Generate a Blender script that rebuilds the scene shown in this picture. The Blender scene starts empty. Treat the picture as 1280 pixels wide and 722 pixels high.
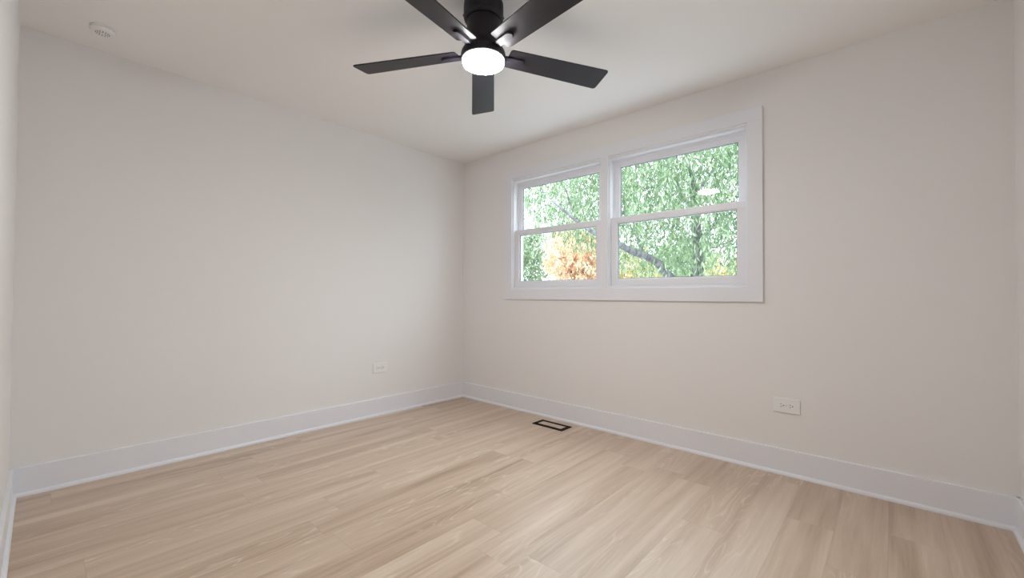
import bpy, bmesh, math, random
from mathutils import Vector, Matrix

random.seed(7)
S = bpy.context.scene
COL = S.collection

# ------------------------------------------------------------------ camera
CAM = Vector((3.36737, -2.96986, 1.04627))
FW = Vector((-0.66894786, 0.74311386, 0.01704563))
RT = Vector((0.74327109, 0.66897014, 0.00519894))
UP = Vector((0.00753961, -0.01614735, 0.9998412))
FPX = 530.2
cd = bpy.data.cameras.new('camera')
cam = bpy.data.objects.new('camera', cd)
COL.objects.link(cam)
cd.sensor_fit = 'HORIZONTAL'
cd.sensor_width = 36.0
cd.lens = FPX / 1280.0 * 36.0
cd.clip_start = 0.02
cd.clip_end = 300
m = Matrix((RT, UP, -FW)).transposed().to_4x4()
m.translation = CAM
cam.matrix_world = m
S.camera = cam

# ------------------------------------------------------------------ world, exposure
W = bpy.data.worlds.new('overcast_sky')
S.world = W
W.use_nodes = True
wn = W.node_tree.nodes
wl = W.node_tree.links
wn.clear()
wo = wn.new('ShaderNodeOutputWorld')
wb = wn.new('ShaderNodeBackground')
wt = wn.new('ShaderNodeTexCoord')
ws = wn.new('ShaderNodeSeparateXYZ')
wr = wn.new('ShaderNodeValToRGB')
# overcast dome: the zenith three times as bright as the horizon
wr.color_ramp.elements[0].position = 0.0
wr.color_ramp.elements[0].color = (0.33, 0.37, 0.41, 1)
wr.color_ramp.elements[1].position = 1.0
wr.color_ramp.elements[1].color = (0.80, 0.915, 1.0, 1)
wl.new(wt.outputs['Generated'], ws.inputs[0])
wl.new(ws.outputs['Z'], wr.inputs[0])
wl.new(wr.outputs[0], wb.inputs['Color'])
SKY = 9.5
wb.inputs['Strength'].default_value = SKY
wl.new(wb.outputs[0], wo.inputs[0])
LAMP = 155.0
LAMP_COL = (1.0, 0.985, 0.985, 1)

S.view_settings.view_transform = 'Standard'
S.view_settings.look = 'None'
S.view_settings.gamma = 1.0
S.view_settings.use_curve_mapping = False
S.view_settings.exposure = 0.22
S.cycles.use_denoising = True
S.cycles.max_bounces = 14
S.cycles.diffuse_bounces = 8
S.cycles.transparent_max_bounces = 24
S.cycles.sample_clamp_indirect = 6.0

# ------------------------------------------------------------------ dimensions (metres)
RX, RY, RZ = 3.784, 3.064, 2.44      # room: x 0..RX, y -RY..0
TH = 0.14                            # wall thickness
BH, BT = 0.150, 0.014                # baseboard
WZ0, WZ1 = 1.112, 2.146              # window openings
WA0, WA1 = 0.698, 1.654              # first window
WB0, WB1 = 1.708, 2.688              # second window


# ------------------------------------------------------------------ helpers
def tag(o, label=None, cat=None, group=None, kind=None):
    if label: o['label'] = label
    if cat: o['category'] = cat
    if group: o['group'] = group
    if kind: o['kind'] = kind
    return o


def empty(name, loc, rz=0.0):
    o = bpy.data.objects.new(name, None)
    COL.objects.link(o)
    o.location = loc
    o.rotation_euler = (0, 0, rz)
    o.empty_display_size = 0.1
    return o


def obj(name, bm, mat, parent=None, smooth=False, loc=None):
    me = bpy.data.meshes.new(name)
    bm.normal_update()
    bm.to_mesh(me)
    bm.free()
    if mat: me.materials.append(mat)
    if smooth:
        for p in me.polygons: p.use_smooth = True
    o = bpy.data.objects.new(name, me)
    COL.objects.link(o)
    if loc: o.location = loc
    if parent: o.parent = parent
    return o


def box(bm, a, b, bevel=0.0, seg=2):
    x0, y0, z0 = [min(i, j) for i, j in zip(a, b)]
    x1, y1, z1 = [max(i, j) for i, j in zip(a, b)]
    v = [bm.verts.new(p) for p in ((x0, y0, z0), (x1, y0, z0), (x1, y1, z0), (x0, y1, z0),
                                   (x0, y0, z1), (x1, y0, z1), (x1, y1, z1), (x0, y1, z1))]
    fs = [bm.faces.new([v[i] for i in q]) for q in
          ((3, 2, 1, 0), (4, 5, 6, 7), (0, 1, 5, 4), (1, 2, 6, 5), (2, 3, 7, 6), (3, 0, 4, 7))]
    if bevel > 0:
        es = set(e for f in fs for e in f.edges)
        bmesh.ops.bevel(bm, geom=list(es), offset=bevel, segments=seg, profile=0.5, affect='EDGES')


def prism(bm, pts, place, a, b):
    """closed 2-D profile swept from a to b; place(u, v, t) -> 3-D point"""
    r0 = [bm.verts.new(place(u, v, a)) for u, v in pts]
    r1 = [bm.verts.new(place(u, v, b)) for u, v in pts]
    n = len(pts)
    for i in range(n):
        bm.faces.new((r0[i], r0[(i + 1) % n], r1[(i + 1) % n], r1[i]))
    bm.faces.new(list(reversed(r0)))
    bm.faces.new(r1)
    bmesh.ops.recalc_face_normals(bm, faces=bm.faces[:])


def lathe(bm, prof, seg=64, cx=0, cy=0):
    rings = []
    for r, z in prof:
        if r < 1e-6:
            rings.append([bm.verts.new((cx, cy, z))])
        else:
            rings.append([bm.verts.new((cx + r * math.cos(2 * math.pi * i / seg),
                                        cy + r * math.sin(2 * math.pi * i / seg), z)) for i in range(seg)])
    for a, b in zip(rings, rings[1:]):
        for i in range(seg):
            j = (i + 1) % seg
            if len(a) == 1 and len(b) == 1: continue
            if len(a) == 1: bm.faces.new((a[0], b[i], b[j]))
            elif len(b) == 1: bm.faces.new((a[i], b[0], a[j]))
            else: bm.faces.new((a[i], b[i], b[j], a[j]))
    bmesh.ops.recalc_face_normals(bm, faces=bm.faces[:])


def tube(bm, pts, rad, seg=10):
    prev = None
    n = len(pts)
    for k, (p, r) in enumerate(zip(pts, rad)):
        p = Vector(p)
        d = (Vector(pts[min(k + 1, n - 1)]) - Vector(pts[max(k - 1, 0)])).normalized()
        a = d.cross(Vector((0.3, 0.2, 0.93)) if abs(d.z) < 0.9 else Vector((1, 0, 0))).normalized()
        b = d.cross(a)
        ring = [bm.verts.new(p + (a * math.cos(2 * math.pi * i / seg) + b * math.sin(2 * math.pi * i / seg)) * r)
                for i in range(seg)]
        if prev:
            for i in range(seg):
                bm.faces.new((prev[i], prev[(i + 1) % seg], ring[(i + 1) % seg], ring[i]))
        else:
            bm.faces.new(list(reversed(ring)))
        prev = ring
    bm.faces.new(prev)
    bmesh.ops.recalc_face_normals(bm, faces=bm.faces[:])


# ------------------------------------------------------------------ materials
def principled(name, col, rough=0.5, spec=0.5, metal=0.0):
    mt = bpy.data.materials.new(name)
    mt.use_nodes = True
    b = mt.node_tree.nodes['Principled BSDF']
    b.inputs['Base Color'].default_value = (*col, 1)
    b.inputs['Roughness'].default_value = rough
    b.inputs['Specular IOR Level'].default_value = spec
    b.inputs['Metallic'].default_value = metal
    return mt


def paint(name, col, rough=0.6, amt=0.02, scale=3.0, bump=0.0, spec=0.5):
    """painted surface with faint roller mottling"""
    mt = principled(name, col, rough, spec)
    nt = mt.node_tree
    N, L = nt.nodes, nt.links
    b = N['Principled BSDF']
    tc = N.new('ShaderNodeTexCoord')
    nz = N.new('ShaderNodeTexNoise')
    nz.inputs['Scale'].default_value = scale
    nz.inputs['Detail'].default_value = 3
    L.new(tc.outputs['Object'], nz.inputs['Vector'])
    mx = N.new('ShaderNodeMixRGB')
    mx.inputs[1].default_value = (*[c * (1 - amt) for c in col], 1)
    mx.inputs[2].default_value = (*[min(1, c * (1 + amt)) for c in col], 1)
    L.new(nz.outputs['Fac'], mx.inputs[0])
    L.new(mx.outputs[0], b.inputs['Base Color'])
    if bump:
        n2 = N.new('ShaderNodeTexNoise')
        n2.inputs['Scale'].default_value = 350
        L.new(tc.outputs['Object'], n2.inputs['Vector'])
        bp = N.new('ShaderNodeBump')
        bp.inputs['Strength'].default_value = bump
        bp.inputs['Distance'].default_value = 0.001
        L.new(n2.outputs['Fac'], bp.inputs['Height'])
        L.new(bp.outputs[0], b.inputs['Normal'])
    return mt


M_WALL = paint('wall_paint', (0.812, 0.797, 0.789), 0.75, 0.008, 1.2, 0.05, 0.3)
M_CEIL = paint('ceiling_paint', (0.885, 0.873, 0.862), 0.9, 0.008, 1.0, 0.05, 0.2)
M_TRIM = paint('trim_paint', (0.80, 0.81, 0.85), 0.4, 0.008, 2.0)
M_VINYL = paint('window_vinyl', (0.80, 0.81, 0.85), 0.35, 0.006, 4.0)
M_GASKET = principled('glazing_gasket', (0.18, 0.19, 0.20), 0.6)
M_PLATE = principled('outlet_plastic', (0.835, 0.83, 0.825), 0.35)
M_SLOT = principled('outlet_slot', (0.03, 0.03, 0.03), 0.7)
M_SCREW = principled('screw_metal', (0.6, 0.6, 0.6), 0.3, 0.5, 0.8)
M_BLACK = principled('vent_black', (0.006, 0.005, 0.005), 0.7, 0.15)


def fan_metal():
    mt = principled('fan_black_metal', (0.012, 0.010, 0.016), 0.5, 0.4)
    return mt


def fan_blade_mat():
    mt = principled('fan_blade_laminate', (0.014, 0.010, 0.015), 0.46, 0.42)
    nt = mt.node_tree
    N, L = nt.nodes, nt.links
    tc = N.new('ShaderNodeTexCoord')
    mp = N.new('ShaderNodeMapping')
    mp.inputs['Scale'].default_value = (3, 60, 1)
    nz = N.new('ShaderNodeTexNoise')
    nz.inputs['Scale'].default_value = 2
    nz.inputs['Detail'].default_value = 5
    L.new(tc.outputs['Object'], mp.inputs[0])
    L.new(mp.outputs[0], nz.inputs['Vector'])
    cr = N.new('ShaderNodeValToRGB')
    cr.color_ramp.elements[0].color = (0.010, 0.008, 0.012, 1)
    cr.color_ramp.elements[1].color = (0.020, 0.016, 0.021, 1)
    L.new(nz.outputs['Fac'], cr.inputs[0])
    L.new(cr.outputs[0], N['Principled BSDF'].inputs['Base Color'])
    return mt


def math_node(N, L, op, a, b=None, c=None):
    n = N.new('ShaderNodeMath')
    n.operation = op
    for i, v in enumerate((a, b, c)):
        if v is None: continue
        if isinstance(v, (int, float)): n.inputs[i].default_value = v
        else: L.new(v, n.inputs[i])
    return n.outputs[0]


def glass_mat():
    mt = bpy.data.materials.new('window_glass')
    mt.use_nodes = True
    N, L = mt.node_tree.nodes, mt.node_tree.links
    N.clear()
    out = N.new('ShaderNodeOutputMaterial')
    tr = N.new('ShaderNodeBsdfTransparent')
    tr.inputs[0].default_value = (0.95, 0.97, 0.965, 1)
    gl = N.new('ShaderNodeBsdfGlossy')
    gl.inputs['Roughness'].default_value = 0.02
    fr = N.new('ShaderNodeFresnel')
    fr.inputs['IOR'].default_value = 1.5
    mx = N.new('ShaderNodeMixShader')
    # reflect on entry only: the pane is clear, the ray is not bent inside it
    ge = N.new('ShaderNodeNewGeometry')
    inv = math_node(N, L, 'SUBTRACT', 1.0, ge.outputs['Backfacing'])
    L.new(math_node(N, L, 'MULTIPLY', fr.outputs[0], inv), mx.inputs[0])
    L.new(tr.outputs[0], mx.inputs[1])
    L.new(gl.outputs[0], mx.inputs[2])
    L.new(mx.outputs[0], out.inputs[0])
    return mt


def lamp_mat():
    mt = bpy.data.materials.new('lit_opal_globe')
    mt.use_nodes = True
    N, L = mt.node_tree.nodes, mt.node_tree.links
    b = N['Principled BSDF']
    b.inputs['Base Color'].default_value = (0.9, 0.9, 0.9, 1)
    b.inputs['Emission Color'].default_value = LAMP_COL
    b.inputs['Emission Strength'].default_value = LAMP
    return mt


def floor_mat():
    mt = bpy.data.materials.new('oak_planks')
    mt.use_nodes = True
    N, L = mt.node_tree.nodes, mt.node_tree.links
    b = N['Principled BSDF']
    mth = lambda op, *a: math_node(N, L, op, *a)
    geo = N.new('ShaderNodeNewGeometry')
    sep = N.new('ShaderNodeSeparateXYZ')
    L.new(geo.outputs['Position'], sep.inputs[0])
    X, Y = sep.outputs['X'], sep.outputs['Y']
    PW, PL = 0.182, 1.22
    xs = mth('DIVIDE', mth('ADD', X, 5.03), PW)
    colid = mth('FLOOR', xs)
    wn1 = N.new('ShaderNodeTexWhiteNoise'); wn1.noise_dimensions = '1D'
    L.new(colid, wn1.inputs['W'])
    ys = mth('ADD', mth('DIVIDE', mth('ADD', Y, 10.0), PL), wn1.outputs['Value'])
    rowid = mth('FLOOR', ys)
    cmb = N.new('ShaderNodeCombineXYZ')
    L.new(colid, cmb.inputs[0]); L.new(rowid, cmb.inputs[1])
    wn2 = N.new('ShaderNodeTexWhiteNoise'); wn2.noise_dimensions = '2D'
    L.new(cmb.outputs[0], wn2.inputs['Vector'])
    rnd = wn2.outputs['Value']
    sepc = N.new('ShaderNodeSeparateColor')
    L.new(wn2.outputs['Color'], sepc.inputs[0])
    r2 = sepc.outputs[1]
    # grain coordinates: shifted per plank
    gx = mth('ADD', X, mth('MULTIPLY', rnd, 37.0))
    gy = mth('ADD', Y, mth('MULTIPLY', r2, 53.0))

    def vec(sx, sy):
        c = N.new('ShaderNodeCombineXYZ')
        L.new(mth('MULTIPLY', gx, sx), c.inputs[0])
        L.new(mth('MULTIPLY', gy, sy), c.inputs[1])
        return c.outputs[0]

    def noise(v, detail=4, rough=0.55, dist=0.0):
        n = N.new('ShaderNodeTexNoise')
        n.inputs['Scale'].default_value = 1
        n.inputs['Detail'].default_value = detail
        n.inputs['Roughness'].default_value = rough
        n.inputs['Distortion'].default_value = dist
        L.new(v, n.inputs['Vector'])
        return n.outputs['Fac']
    broad = noise(vec(10.5, 0.6), 3, 0.5, 0.5)          # wide figure running with the plank
    streak = noise(vec(46, 1.6), 4, 0.6, 0.3)           # narrow streaks
    fine = noise(vec(210, 7.0), 3, 0.6)                 # pores
    # cathedral rings
    field = noise(vec(7.5, 0.9), 2, 0.45, 0.2)
    rings = mth('MULTIPLY', field, 16.0)
    rings = mth('ADD', rings, mth('MULTIPLY', fine, 0.35))
    rings = mth('ABSOLUTE', mth('SUBTRACT', mth('FRACT', rings), 0.5))
    rings = mth('MULTIPLY', rings, 2.0)
    lime = mth('POWER', rings, 7.0)                     # pale limed grain lines
    # where cathedrals show
    patch = noise(vec(4.0, 0.8), 1, 0.5)
    pm = N.new('ShaderNodeMapRange')
    pm.inputs['From Min'].default_value = 0.48; pm.inputs['From Max'].default_value = 0.62
    L.new(patch, pm.inputs['Value'])
    lime = mth('MULTIPLY', lime, pm.outputs[0])
    t = mth('ADD', mth('MULTIPLY', broad, 0.95), mth('MULTIPLY', streak, 0.36))
    t = mth('ADD', t, mth('MULTIPLY', fine, 0.22))
    t = mth('ADD', t, mth('MULTIPLY', rnd, 0.10))
    t = mth('SUBTRACT', t, 0.345)
    cr = N.new('ShaderNodeValToRGB')
    e = cr.color_ramp.elements
    e[0].position = 0.10; e[0].color = FLOOR_C[0]
    e[1].position = 0.95; e[1].color = FLOOR_C[3]
    a = e.new(0.38); a.color = FLOOR_C[1]
    a = e.new(0.62); a.color = FLOOR_C[2]
    L.new(t, cr.inputs[0])
    mx = N.new('ShaderNodeMixRGB')
    L.new(mth('MULTIPLY', lime, 0.55), mx.inputs[0])
    L.new(cr.outputs[0], mx.inputs[1])
    mx.inputs[2].default_value = (0.76, 0.66, 0.56, 1)
    # plank joints
    fx = mth('FRACT', xs); fy = mth('FRACT', ys)
    ex = mth('MULTIPLY', mth('MINIMUM', fx, mth('SUBTRACT', 1.0, fx)), PW)
    ey = mth('MULTIPLY', mth('MINIMUM', fy, mth('SUBTRACT', 1.0, fy)), PL)
    ed = mth('MINIMUM', ex, ey)
    gm = N.new('ShaderNodeMapRange')
    gm.inputs['From Min'].default_value = 0.0005; gm.inputs['From Max'].default_value = 0.0018
    gm.inputs['To Min'].default_value = 0.84; gm.inputs['To Max'].default_value = 1.0
    L.new(ed, gm.inputs['Value'])
    mj = N.new('ShaderNodeMixRGB'); mj.blend_type = 'MULTIPLY'; mj.inputs[0].default_value = 1
    L.new(mx.outputs[0], mj.inputs[1])
    cg = N.new('ShaderNodeCombineXYZ')
    for i in range(3): L.new(gm.outputs[0], cg.inputs[i])
    L.new(cg.outputs[0], mj.inputs[2])
    L.new(mj.outputs[0], b.inputs['Base Color'])
    b.inputs['Roughness'].default_value = 0.38
    b.inputs['Specular IOR Level'].default_value = 1.0
    bp = N.new('ShaderNodeBump')
    bp.inputs['Strength'].default_value = 0.12
    bp.inputs['Distance'].default_value = 0.002
    L.new(mth('ADD', fine, mth('MULTIPLY', gm.outputs[0], 0.6)), bp.inputs['Height'])
    L.new(bp.outputs[0], b.inputs['Normal'])
    return mt


FLOOR_C = [(0.27, 0.174, 0.110, 1), (0.495, 0.367, 0.262, 1), (0.61, 0.484, 0.372, 1), (0.72, 0.61, 0.51, 1)]


def leaf_mat(name, c0, c1, c2):
    mt = bpy.data.materials.new(name)
    mt.use_nodes = True
    N, L = mt.node_tree.nodes, mt.node_tree.links
    N.clear()
    out = N.new('ShaderNodeOutputMaterial')
    geo = N.new('ShaderNodeNewGeometry')
    cr = N.new('ShaderNodeValToRGB')
    cr.color_ramp.elements[0].color = (*c0, 1)
    cr.color_ramp.elements[1].color = (*c2, 1)
    k = cr.color_ramp.elements.new(0.5); k.color = (*c1, 1)
    L.new(geo.outputs['Random Per Island'], cr.inputs[0])
    d = N.new('ShaderNodeBsdfDiffuse'); t = N.new('ShaderNodeBsdfTranslucent')
    g = N.new('ShaderNodeBsdfGlossy'); g.inputs['Roughness'].default_value = 0.35
    L.new(cr.outputs[0], d.inputs[0]); L.new(cr.outputs[0], t.inputs[0])
    m1 = N.new('ShaderNodeMixShader'); m1.inputs[0].default_value = 0.45
    L.new(d.outputs[0], m1.inputs[1]); L.new(t.outputs[0], m1.inputs[2])
    m2 = N.new('ShaderNodeMixShader'); m2.inputs[0].default_value = 0.08
    L.new(m1.outputs[0], m2.inputs[1]); L.new(g.outputs[0], m2.inputs[2])
    L.new(m2.outputs[0], out.inputs[0])
    return mt


def bark_mat():
    mt = principled('tree_bark', (0.15, 0.14, 0.14), 0.9)
    N, L = mt.node_tree.nodes, mt.node_tree.links
    tc = N.new('ShaderNodeTexCoord')
    mp = N.new('ShaderNodeMapping'); mp.inputs['Scale'].default_value = (14, 14, 3)
    nz = N.new('ShaderNodeTexNoise'); nz.inputs['Scale'].default_value = 1; nz.inputs['Detail'].default_value = 6
    cr = N.new('ShaderNodeValToRGB')
    cr.color_ramp.elements[0].color = (0.065, 0.062, 0.064, 1); cr.color_ramp.elements[0].position = 0.35
    cr.color_ramp.elements[1].color = (0.22, 0.212, 0.215, 1); cr.color_ramp.elements[1].position = 0.7
    L.new(tc.outputs['Object'], mp.inputs[0]); L.new(mp.outputs[0], nz.inputs['Vector'])
    L.new(nz.outputs['Fac'], cr.inputs[0]); L.new(cr.outputs[0], mt.node_tree.nodes['Principled BSDF'].inputs['Base Color'])
    return mt


M_FLOOR = floor_mat()
M_FAN = fan_metal()
M_BLADE = fan_blade_mat()
M_GLASS = glass_mat()
M_LAMP = lamp_mat()
M_BARK = bark_mat()
M_BOUNCE_GROUND = paint('bounce_ground', (0.34, 0.34, 0.34), 0.9, 0.3, 6.0)  # unseen ground, made pale so it bounces daylight up to the ceiling

# ------------------------------------------------------------------ room shell
bm = bmesh.new(); box(bm, (-TH, -RY - TH, -0.2), (RX + TH, TH, 0.0))
tag(obj('floor', bm, M_FLOOR), 'light oak plank floor of the empty room', 'floor', kind='structure')
bm = bmesh.new(); box(bm, (-TH, -RY - TH, RZ), (RX + TH, TH, RZ + 0.2))
tag(obj('ceiling', bm, M_CEIL), 'smooth off-white ceiling above the fan', 'ceiling', kind='structure')
bm = bmesh.new(); box(bm, (-TH, -RY - TH, 0), (0, TH, RZ))
tag(obj('wall_left', bm, M_WALL), 'plain off-white wall without windows, left of the far corner', 'wall', kind='structure')
bm = bmesh.new(); box(bm, (RX, -RY - TH, 0), (RX + TH, TH, RZ))
tag(obj('wall_near_right', bm, M_WALL), 'sliver of off-white wall at the right edge of the photo', 'wall', kind='structure')
bm = bmesh.new(); box(bm, (0, -RY - TH, 0), (RX, -RY, RZ))
tag(obj('wall_near_left', bm, M_WALL), 'sliver of off-white wall at the left edge of the photo', 'wall', kind='structure')

# window wall with two openings
bm = bmesh.new()
xs = [0, WA0 - 0.004, WA1 + 0.004, WB0 - 0.004, WB1 + 0.004, RX]
zs = [0, WZ0 - 0.004, WZ1 + 0.004, RZ]
for i in range(5):
    for j in range(3):
        if j == 1 and i in (1, 3): continue
        box(bm, (xs[i], 0, zs[j]), (xs[i + 1], TH, zs[j + 1]))
bmesh.ops.remove_doubles(bm, verts=bm.verts[:], dist=1e-5)
seen = {}
for f in bm.faces[:]:                     # drop the doubled inner faces between blocks
    k = tuple(sorted(v.index for v in f.verts)) if False else tuple(sorted(tuple(round(c, 4) for c in v.co) for v in f.verts))
    seen.setdefault(k, []).append(f)
bmesh.ops.delete(bm, geom=[f for fs in seen.values() if len(fs) > 1 for f in fs], context='FACES')
bmesh.ops.recalc_face_normals(bm, faces=bm.faces[:])
tag(obj('wall_right', bm, M_WALL), 'off-white wall that holds the pair of windows', 'wall', kind='structure')


# baseboards with a shoe moulding
def baseboard(name, place, a, b, label):
    e = 0.0005                            # caulk line against the wall
    bm = bmesh.new()
    r = 0.003
    prism(bm, [(e, 0.0), (BT, 0.0), (BT, BH - r), (BT - r * 0.3, BH - r * 0.3), (BT - r, BH), (e, BH)], place, a, b)
    o = tag(obj(name, bm, M_TRIM), label, 'baseboard', kind='structure')
    bm = bmesh.new()
    sw, sh = 0.014, 0.020
    pts = [(BT, 0.0), (BT + sw, 0.0)] + [(BT + sw * math.cos(t), 0.004 + (sh - 0.004) * math.sin(t))
                                         for t in [math.pi / 2 * k / 6 for k in range(0, 7)]]
    prism(bm, pts, place, a, b)
    obj('shoe_moulding', bm, M_TRIM, o)
    return o


baseboard('baseboard_left', lambda u, v, t: (u, t, v), -RY, 0.0, 'white baseboard along the windowless left wall')
baseboard('baseboard_right', lambda u, v, t: (t, -u, v), 0.0, RX, 'white baseboard under the windows')
baseboard('baseboard_near_left', lambda u, v, t: (t, -RY + u, v), 0.0, RX, 'white baseboard at the left edge of the photo')
baseboard('baseboard_near_right', lambda u, v, t: (RX - u, t, v), -RY, 0.0, 'white baseboard at the right edge of the photo')

# ------------------------------------------------------------------ window casing (flat boards)
CT = 0.017
CX0, CX1, CZ0, CZ1 = 0.606, 2.773, 1.019, 2.229
bm = bmesh.new()
bv = 0.0015
box(bm, (CX0, -CT, WZ1), (CX1, -0.0003, CZ1), bv)                  # head
box(bm, (CX0, -CT, CZ0), (CX1, -0.0003, WZ0), bv)                  # bottom board
box(bm, (CX0, -CT, WZ0), (WA0, -0.0003, WZ1), bv)
box(bm, (WB1, -CT, WZ0), (CX1, -0.0003, WZ1), bv)
box(bm, (WA1, -CT, WZ0), (WB0, -0.0003, WZ1), bv)                  # centre board
tag(obj('trim_1', bm, M_TRIM), 'flat white casing boards round both windows', 'window casing', kind='structure')


# ------------------------------------------------------------------ double-hung windows
def ring(bm, x0, x1, z0, z1, y0, y1, w, bevel=0.0015, wb=None, wt=None):
    wb = w if wb is None else wb
    wt = w if wt is None else wt
    box(bm, (x0, y0, z0), (x1, y1, z0 + wb), bevel)
    box(bm, (x0, y0, z1 - wt), (x1, y1, z1), bevel)
    box(bm, (x0, y0, z0 + wb), (x0 + w, y1, z1 - wt), bevel)
    box(bm, (x1 - w, y0, z0 + wb), (x1, y1, z1 - wt), bevel)


def window(name, x0, x1, label):
    root = empty(name, ((x0 + x1) / 2, 0.0, WZ0))
    tag(root, label, 'window', kind='structure')
    cx = (x0 + x1) / 2
    h = (x1 - x0) / 2
    H = WZ1 - WZ0
    mid = 0.527                                             # meeting rail height (centre) above opening bottom
    # outer frame: stepped jambs, head and sill
    bm = bmesh.new()
    ring(bm, -h, h, 0, H, -0.008, 0.125, 0.007, wt=0.012)
    ring(bm, -h + 0.007, h - 0.007, 0.007, H - 0.012, 0.000, 0.122, 0.008, wt=0.014, wb=0.012)
    ring(bm, -h + 0.015, h - 0.015, 0.019, H - 0.026, 0.0515, 0.0595, 0.012, 0.001, wt=0.018)      # parting stop
    ring(bm, -h + 0.015, h - 0.015, 0.019, H - 0.026, 0.0915, 0.122, 0.014, 0.001)
    obj('window_frame', bm, M_VINYL, root)
    # lower sash, in front
    a, b = -h + 0.016, h - 0.016
    z0, z1 = 0.020, mid + 0.025
    bm = bmesh.new()
    ring(bm, a, b, z0, z1, 0.018, 0.050, 0.047, 0.002, wb=0.049, wt=0.044)
    ring(bm, a + 0.047, b - 0.047, z0 + 0.049, z1 - 0.044, 0.024, 0.044, 0.006, 0.001)
    lo = obj('lower_sash', bm, M_VINYL, root)
    bm = bmesh.new()
    ring(bm, a + 0.053, b - 0.053, z0 + 0.055, z1 - 0.050, 0.028, 0.040, 0.003, 0)
    obj('gasket', bm, M_GASKET, lo)
    bm = bmesh.new(); box(bm, (a + 0.0555, 0.032, z0 + 0.0575), (b - 0.0555, 0.036, z1 - 0.0525))
    obj('glass_pane', bm, M_GLASS, lo)
    # sash lock on the meeting rail is too small to show; upper sash behind
    z0, z1 = mid - 0.020, H - 0.027
    bm = bmesh.new()
    ring(bm, a, b, z0, z1, 0.060, 0.091, 0.047, 0.002, wb=0.036, wt=0.050)
    ring(bm, a + 0.047, b - 0.047, z0 + 0.036, z1 - 0.050, 0.066, 0.086, 0.006, 0.001)
    up = obj('upper_sash', bm, M_VINYL, root)
    bm = bmesh.new()
    ring(bm, a + 0.053, b - 0.053, z0 + 0.042, z1 - 0.056, 0.070, 0.082, 0.003, 0)
    obj('gasket', bm, M_GASKET, up)
    bm = bmesh.new(); box(bm, (a + 0.0555, 0.074, z0 + 0.0445), (b - 0.0555, 0.078, z1 - 0.0585))
    obj('glass_pane', bm, M_GLASS, up)


window('window_1', WA0, WA1, 'white double-hung window nearer the room corner')
window('window_2', WB0, WB1, 'white double-hung window farther from the room corner')

# ------------------------------------------------------------------ ceiling fan
FX, FY = 1.920, -1.575
fan = tag(empty('ceiling_fan', (FX, FY, RZ)), 'black five-blade ceiling fan with a lit round white light', 'ceiling fan')
bm = bmesh.new()
lathe(bm, [(0, 0), (0.090, 0), (0.094, -0.004), (0.095, -0.030), (0.095, -0.068), (0.092, -0.077), (0.086, -0.083), (0.0, -0.083)])
obj('canopy', bm, M_FAN, fan, smooth=False)
for k in range(4):
    t = math.radians(-42 + 90 * k)
    c = Vector((0.0955 * math.cos(t), 0.0955 * math.sin(t), -0.060))
    d = Vector((math.cos(t), math.sin(t), 0))
    bm = bmesh.new()
    tube(bm, [c - d * 0.002, c + d * 0.003], [0.005, 0.0042], 12)
    obj('canopy_screw', bm, M_FAN, fan)
bm = bmesh.new()
lathe(bm, [(0, -0.081), (0.079, -0.081), (0.079, -0.086), (0.079, -0.172), (0.081, -0.190), (0.086, -0.206), (0.095, -0.221),
           (0.103, -0.234), (0.106, -0.246), (0.106, -0.266), (0.104, -0.271), (0.100, -0.273), (0.0, -0.273)])
obj('motor_housing', bm, M_FAN, fan)
bm = bmesh.new()
lathe(bm, [(0, -0.2715), (0.0985, -0.2715), (0.099, -0.275), (0.099, -0.282), (0.097, -0.288), (0.089, -0.293), (0.07, -0.297), (0.04, -0.2995), (0, -0.300)])
obj('light_globe', bm, M_LAMP, fan, smooth=True)

PITCH = math.radians(-12)


def rounded_poly(pts, rads, n=6):
    out = []
    k = len(pts)
    for i in range(k):
        p = Vector(pts[i]); a = (Vector(pts[i - 1]) - p).normalized(); b = (Vector(pts[(i + 1) % k]) - p).normalized()
        r = rads[i]
        if r <= 0:
            out.append(p); continue
        s, e = p + a * r, p + b * r
        for j in range(n + 1):
            t = j / n
            out.append(s * (1 - t) ** 2 + p * 2 * t * (1 - t) + e * t * t)
    return out


def plate(bm, poly, z0, z1, M=None, bevel=0.0):
    v0 = [bm.verts.new((p.x, p.y, z0)) for p in poly]
    v1 = [bm.verts.new((p.x, p.y, z1)) for p in poly]
    n = len(poly)
    fs = [bm.faces.new(list(reversed(v0))), bm.faces.new(v1)]
    for i in range(n):
        fs.append(bm.faces.new((v0[i], v0[(i + 1) % n], v1[(i + 1) % n], v1[i])))
    if bevel:
        es = list(set(e for f in fs[:2] for e in f.edges))
        bmesh.ops.bevel(bm, geom=es, offset=bevel, segments=2, affect='EDGES')
    bmesh.ops.recalc_face_normals(bm, faces=bm.faces[:])


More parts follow.
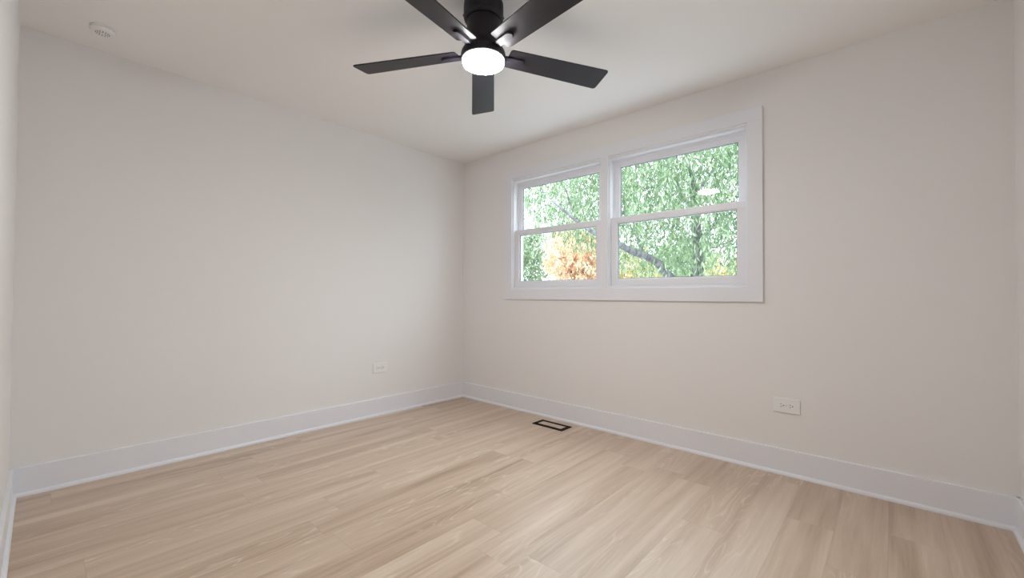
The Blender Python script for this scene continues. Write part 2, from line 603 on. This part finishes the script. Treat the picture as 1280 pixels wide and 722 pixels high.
ZB = -0.236                                                # blade plane below the ceiling
PH0 = math.radians(64)
blade_src = None
for k in range(5):
    M = Matrix.Rotation(PH0 + k * 2 * math.pi / 5, 4, 'Z') @ Matrix.Translation((0, 0, ZB)) @ Matrix.Rotation(PITCH, 4, 'X')
    if blade_src is None:
        bm = bmesh.new()
        poly = rounded_poly([(0.125, -0.056), (0.664, -0.071), (0.664, 0.071), (0.125, 0.056)], [0.012, 0.014, 0.014, 0.012])
        plate(bm, poly, 0.0, 0.006, bevel=0.0012)
        bl = obj('blade', bm, M_BLADE, fan)
        bm = bmesh.new()                                   # bracket arm under the blade, rounded end
        poly = rounded_poly([(0.075, -0.019), (0.215, -0.019), (0.215, 0.019), (0.075, 0.019)], [0, 0.018, 0.018, 0])
        plate(bm, poly, -0.011, 0.0, bevel=0.004)
        br = obj('blade_bracket', bm, M_FAN, bl)
        blade_src = (bl, br)
    else:
        bl = blade_src[0].copy(); COL.objects.link(bl); bl.parent = fan
        br = blade_src[1].copy(); COL.objects.link(br); br.parent = bl
    bl.matrix_local = M

# ------------------------------------------------------------------ smoke detector
SDX, SDY = 0.292, -2.775
sd = tag(empty('smoke_detector', (SDX, SDY, RZ)), 'round white smoke detector on the ceiling near the left corner', 'smoke detector')
bm = bmesh.new()
lathe(bm, [(0, 0), (0.056, 0), (0.057, -0.002), (0.057, -0.008), (0.0, -0.008)])
obj('base_plate', bm, M_PLATE, sd)
bm = bmesh.new()
lathe(bm, [(0, -0.0075), (0.050, -0.0075), (0.050, -0.011), (0.055, -0.012), (0.0555, -0.020), (0.052, -0.028), (0.044, -0.032), (0.0, -0.034)])
hd = obj('cover', bm, M_PLATE, sd)
sd.scale = (0.88, 0.88, 0.85)
bm = bmesh.new()
for rr, nn in ((0.014, 6), (0.022, 10), (0.030, 14)):
    for k in range(nn):
        t = 2 * math.pi * k / nn
        lathe(bm, [(0, -0.0322), (0.0021, -0.0322), (0.0021, -0.0342), (0, -0.0342)], 8, rr * math.cos(t), rr * math.sin(t))
obj('vent_hole', bm, M_SLOT, hd)['kind'] = 'stuff'
bm = bmesh.new()
lathe(bm, [(0, -0.033), (0.008, -0.033), (0.008, -0.036), (0.006, -0.037), (0, -0.037)], 24)
obj('test_button', bm, M_PLATE, hd)


# ------------------------------------------------------------------ outlets (plates mounted sideways)
def outlet(loc, rz, label):
    o = tag(empty('wall_outlet', loc, rz), label, 'outlet', 'sideways wall outlets')
    PWd, PHt = 0.068, 0.0425
    bm = bmesh.new(); box(bm, (-PWd, -0.008, -PHt), (PWd, 0.0, PHt), 0.0025, 3)
    obj('cover_plate', bm, M_PLATE, o)
    for s in (-1, 1):
        poly = rounded_poly([(s * 0.0225 - 0.0165, -0.0175), (s * 0.0225 + 0.0165, -0.0175), (s * 0.0225 + 0.0165, 0.0175), (s * 0.0225 - 0.0165, 0.0175)],
                            [0.008] * 4)
        bm = bmesh.new(); plate(bm, poly, 0.0075, 0.0105, bevel=0.0006)
        bmesh.ops.rotate(bm, verts=bm.verts[:], cent=(0, 0, 0), matrix=Matrix.Rotation(math.radians(90), 3, 'X'))
        r = obj('receptacle', bm, M_PLATE, o)
        cx = s * 0.0225
        bm = bmesh.new()
        box(bm, (cx - 0.0080, -0.0108, 0.0055), (cx + 0.0005, -0.0098, 0.0080))
        box(bm, (cx - 0.0070, -0.0108, -0.0080), (cx + 0.0005, -0.0098, -0.0055))
        tube(bm, [(cx + 0.0085, -0.0098, 0), (cx + 0.0085, -0.0108, 0)], [0.0032, 0.0032], 12)
        obj('slot', bm, M_SLOT, r)
    bm = bmesh.new(); tube(bm, [(0, -0.0075, 0), (0, -0.0090, 0)], [0.0032, 0.0028], 14)
    obj('screw', bm, M_SCREW, o)
    return o


outlet((2.890, 0.0, 0.407), 0.0, 'white sideways outlet below the right end of the windows')
outlet((0.0, -0.963, 0.413), math.radians(90), 'white sideways outlet on the windowless left wall')

# ------------------------------------------------------------------ floor register
VX0, VX1, VY0, VY1 = 1.146, 1.444, -0.247, -0.107
vx, vy = (VX0 + VX1) / 2, (VY0 + VY1) / 2
vt = tag(empty('floor_vent', (vx, vy, 0)), 'black-framed floor vent with wood-coloured insert below the window', 'floor vent')
hw, hd_ = (VX1 - VX0) / 2, (VY1 - VY0) / 2
bm = bmesh.new()


def flat_ring(bm, hx, hy, wx, wy, z0, z1, bev):
    box(bm, (-hx, -hy, z0), (hx, -hy + wy, z1), bev)
    box(bm, (-hx, hy - wy, z0), (hx, hy, z1), bev)
    box(bm, (-hx, -hy + wy, z0), (-hx + wx, hy - wy, z1), bev)
    box(bm, (hx - wx, -hy + wy, z0), (hx, hy - wy, z1), bev)


flat_ring(bm, hw, hd_, 0.034, 0.034, 0.0, 0.005, 0.001)
obj('frame', bm, M_BLACK, vt)
bm = bmesh.new()
for k in range(5):
    y0 = -hd_ + 0.034 + (2 * hd_ - 0.068) * k / 5
    y1 = -hd_ + 0.034 + (2 * hd_ - 0.068) * (k + 1) / 5
    box(bm, (-hw + 0.035, y0 + 0.0006, 0.0), (hw - 0.035, y1 - 0.0006, 0.0042), 0.0008)
obj('wood_insert', bm, M_FLOOR, vt)


# ------------------------------------------------------------------ garden outside the windows
GZ = -2.7
bm = bmesh.new(); box(bm, (-45, 0.6, GZ - 0.3), (45, 70, GZ))
tag(obj('ground', bm, M_BOUNCE_GROUND), 'unseen ground beyond the windows, made pale to bounce light to the ceiling', 'ground', kind='structure')


def at(px, py, D):
    """point D metres into the view on the sight line of a photo pixel"""
    return CAM + (FW + RT * ((px - 640) / FPX) + UP * ((361 - py) / FPX)) * D


def leaf(bm, p, d, ln, wd, rng):
    """one pointed, slightly folded leaf hanging along d"""
    d = d.normalized()
    s = d.cross(Vector((rng.uniform(-1, 1), rng.uniform(-1, 1), rng.uniform(-1, 1))))
    if s.length < 1e-3: s = Vector((1, 0, 0))
    s.normalize()
    n = d.cross(s) * (wd * 0.25)
    a = bm.verts.new(p)
    b = bm.verts.new(p + d * ln * 0.45 + s * wd * 0.5 + n)
    c = bm.verts.new(p + d * ln)
    e = bm.verts.new(p + d * ln * 0.45 - s * wd * 0.5 + n)
    bm.faces.new((a, b, c)); bm.faces.new((a, c, e))


def crown(rng, centre, rad, n_clump, per, ln, wd, droop, spread, keep=None):
    bm = bmesh.new()
    for _ in range(n_clump):
        while True:
            u = Vector((rng.uniform(-1, 1), rng.uniform(-1, 1), rng.uniform(-1, 1)))
            if u.length < 1: break
        p = Vector((centre.x + u.x * rad[0], centre.y + u.y * rad[1], centre.z + u.z * rad[2]))
        hang = rng.uniform(0.5, 1.3) * droop
        sw = Vector((rng.uniform(-1, 1), rng.uniform(-1, 1), 0)) * spread
        for k in range(per):
            t = k / per
            q = p + sw * t * 0.6 + Vector((0, 0, -hang * t)) + Vector([rng.gauss(0, spread * 0.22) for _ in range(3)])
            if keep and not keep(q): continue
            d = Vector((rng.uniform(-1, 1), rng.uniform(-1, 1), -0.5 - rng.random() * (0.6 + droop)))
            leaf(bm, q, d, ln * rng.uniform(0.6, 1.3), wd * rng.uniform(0.7, 1.3), rng)
    return bm


def wobble(a, b, n, amp, rng):
    a, b = Vector(a), Vector(b)
    out = []
    for k in range(n + 1):
        t = k / n
        f = 0 if k in (0, n) else amp
        out.append(a.lerp(b, t) + Vector([rng.uniform(-1, 1) * f for _ in range(3)]))
    return out


L_WILLOW = leaf_mat('willow_leaves', (0.08, 0.155, 0.055), (0.17, 0.265, 0.12), (0.38, 0.45, 0.27))
L_GREEN = leaf_mat('green_leaves', (0.12, 0.19, 0.09), (0.22, 0.30, 0.16), (0.36, 0.43, 0.26))
L_ORANGE = leaf_mat('orange_leaves', (0.62, 0.38, 0.22), (0.76, 0.53, 0.33), (0.80, 0.66, 0.50))
L_YELLOW = leaf_mat('yellow_leaves', (0.36, 0.31, 0.11), (0.55, 0.44, 0.17), (0.62, 0.54, 0.28))

# the drooping green tree: trunk and bough show in the second window
rng = random.Random(11)
D0 = 9.5
foot = at(871, 361, D0); foot.z = GZ
wt_ = tag(empty('willow_tree', foot), 'drooping green tree whose trunk and slanting bough show in the second window', 'tree')
base = Vector(foot)
fork = at(869, 352, D0) - base
top = at(866, 215, D0) - base
bm = bmesh.new()
tube(bm, [(0, 0, -0.1), (0.03, 0, 0.8), (fork.x * 0.6, fork.y * 0.6, fork.z * 0.6), fork, at(874, 325, D0) - base, at(872, 300, D0) - base, at(868, 260, D0) - base, top],
     [0.24, 0.19, 0.16, 0.145, 0.125, 0.11, 0.085, 0.05], 14)
obj('trunk', bm, M_BARK, wt_, smooth=True)
bm = bmesh.new()
bough = [at(868, 375, D0) - base, at(850, 358, D0 - .2) - base, at(832, 341, D0 - .4) - base, at(822, 328, D0 - .6) - base, at(806, 319, D0 - .8) - base,
         at(792, 315, D0 - 1.0) - base, at(779, 308, D0 - 1.2) - base, at(755, 298, D0 - 1.5) - base, at(725, 280, D0 - 1.6) - base, at(690, 250, D0 - 1.7) - base]
tube(bm, bough, [0.12, 0.10, 0.088, 0.08, 0.075, 0.07, 0.062, 0.05, 0.035, 0.02], 12)
obj('branch', bm, M_BARK, wt_, smooth=True)
for a, b, r in (((874, 322), (893, 309), 0.035), ((893, 309), (917, 300), 0.025), ((869, 270), (835, 215), 0.05), ((867, 250), (905, 190), 0.045),
                ((866, 230), (850, 150), 0.045), ((872, 300), (930, 250), 0.045), ((805, 319), (780, 260), 0.03), ((725, 280), (690, 200), 0.03)):
    bm = bmesh.new()
    pts = wobble(at(*a, D0 - .1) - base, at(*b, D0 - .3) - base, 6, 0.03, rng)
    if a == (893, 309): pts[0] = at(893, 309, D0 - .3) - base
    tube(bm, pts, [r * (1 - 0.1 * k) for k in range(7)], 8)
    obj('branch', bm, M_BARK, wt_, smooth=True)
crown_c = at(850, 195, D0 + 0.3) - base


def lifted(q):
    """the strands hang low round the trunk and stop higher up on the house-corner side"""
    d = -(q.x * RT.x + q.y * RT.y)
    low = 0.0 if d < 0.9 else min(2.5, 1.3 + (d - 0.9) * 0.95)
    return q.z + GZ > low + 0.22 * math.sin(q.x * 5.1) + 0.2 * math.sin(q.y * 6.3 + q.x * 2)



bm = crown(rng, crown_c, (4.2, 3.0, 2.6), 3200, 16, 0.15, 0.034, 0.9, 0.22, lifted)
obj('foliage', bm, L_WILLOW, wt_)


def small_tree(name, label, px, py, D, rad, n, per, ln, wd, droop, mat, seed, group=None, centre=None):
    rng = random.Random(seed)
    c = Vector(centre) if centre else at(px, py, D)
    foot = Vector((c.x, c.y, GZ))
    t = tag(empty(name, foot), label, 'tree' if 'tree' in name else 'shrub', group)
    h = c.z - GZ
    bm = bmesh.new()
    tube(bm, wobble((0, 0, -0.1), (0, 0, h), 6, 0.06, rng), [0.13, 0.11, 0.10, 0.085, 0.07, 0.05, 0.03], 10)
    obj('trunk', bm, M_BARK, t, smooth=True)
    for k in range(5):
        a = rng.uniform(0, 6.28)
        bm = bmesh.new()
        s = (0, 0, h * rng.uniform(0.6, 0.85))
        e = (math.cos(a) * rad[0] * 0.7, math.sin(a) * rad[1] * 0.7, h + rng.uniform(-0.1, 0.7) * rad[2])
        tube(bm, wobble(s, e, 5, 0.06, rng), [0.05, 0.045, 0.035, 0.028, 0.02, 0.012], 8)
        obj('branch', bm, M_BARK, t, smooth=True)
    bm = crown(rng, Vector((0, 0, h)), rad, n, per, ln, wd, droop, 0.3)
    obj('foliage', bm, mat, t)
    return t


small_tree('autumn_tree', 'orange autumn tree seen low through the first window', 724, 315, 19, (1.6, 1.5, 1.6), 620, 14, 0.17, 0.10, 0.25, L_ORANGE, 3)
small_tree('leafy_tree', 'green tree left of the orange autumn tree, seen through the first window', 652, 318, 22, (1.5, 1.5, 2.0), 520, 14, 0.18, 0.08, 0.6, L_GREEN, 4)
small_tree('leafy_tree', 'yellow-leaved tree low in the second window, left of the trunk', 785, 340, 23, (1.6, 1.6, 1.6), 420, 13, 0.17, 0.09, 0.3, L_YELLOW, 5)
small_tree('leafy_tree', 'yellowish tree low at the right end of the second window', 925, 345, 19, (1.7, 1.7, 1.3), 400, 13, 0.16, 0.09, 0.3, L_YELLOW, 6)
small_tree('leafy_tree', 'green tree in the distance behind the trunk', 855, 335, 26, (2.0, 2.0, 2.2), 480, 13, 0.22, 0.12, 0.3, L_GREEN, 9)
small_tree('leafy_tree', 'added broad green tree right of the drooping one, unseen, blocks daylight from the left wall', 0, 0, 0, (3.0, 3.0, 2.8), 1100, 14, 0.2, 0.10, 0.4, L_GREEN, 10, centre=(8.6, 7.6, 1.9))  # added out of view to hold back daylight on the left wall
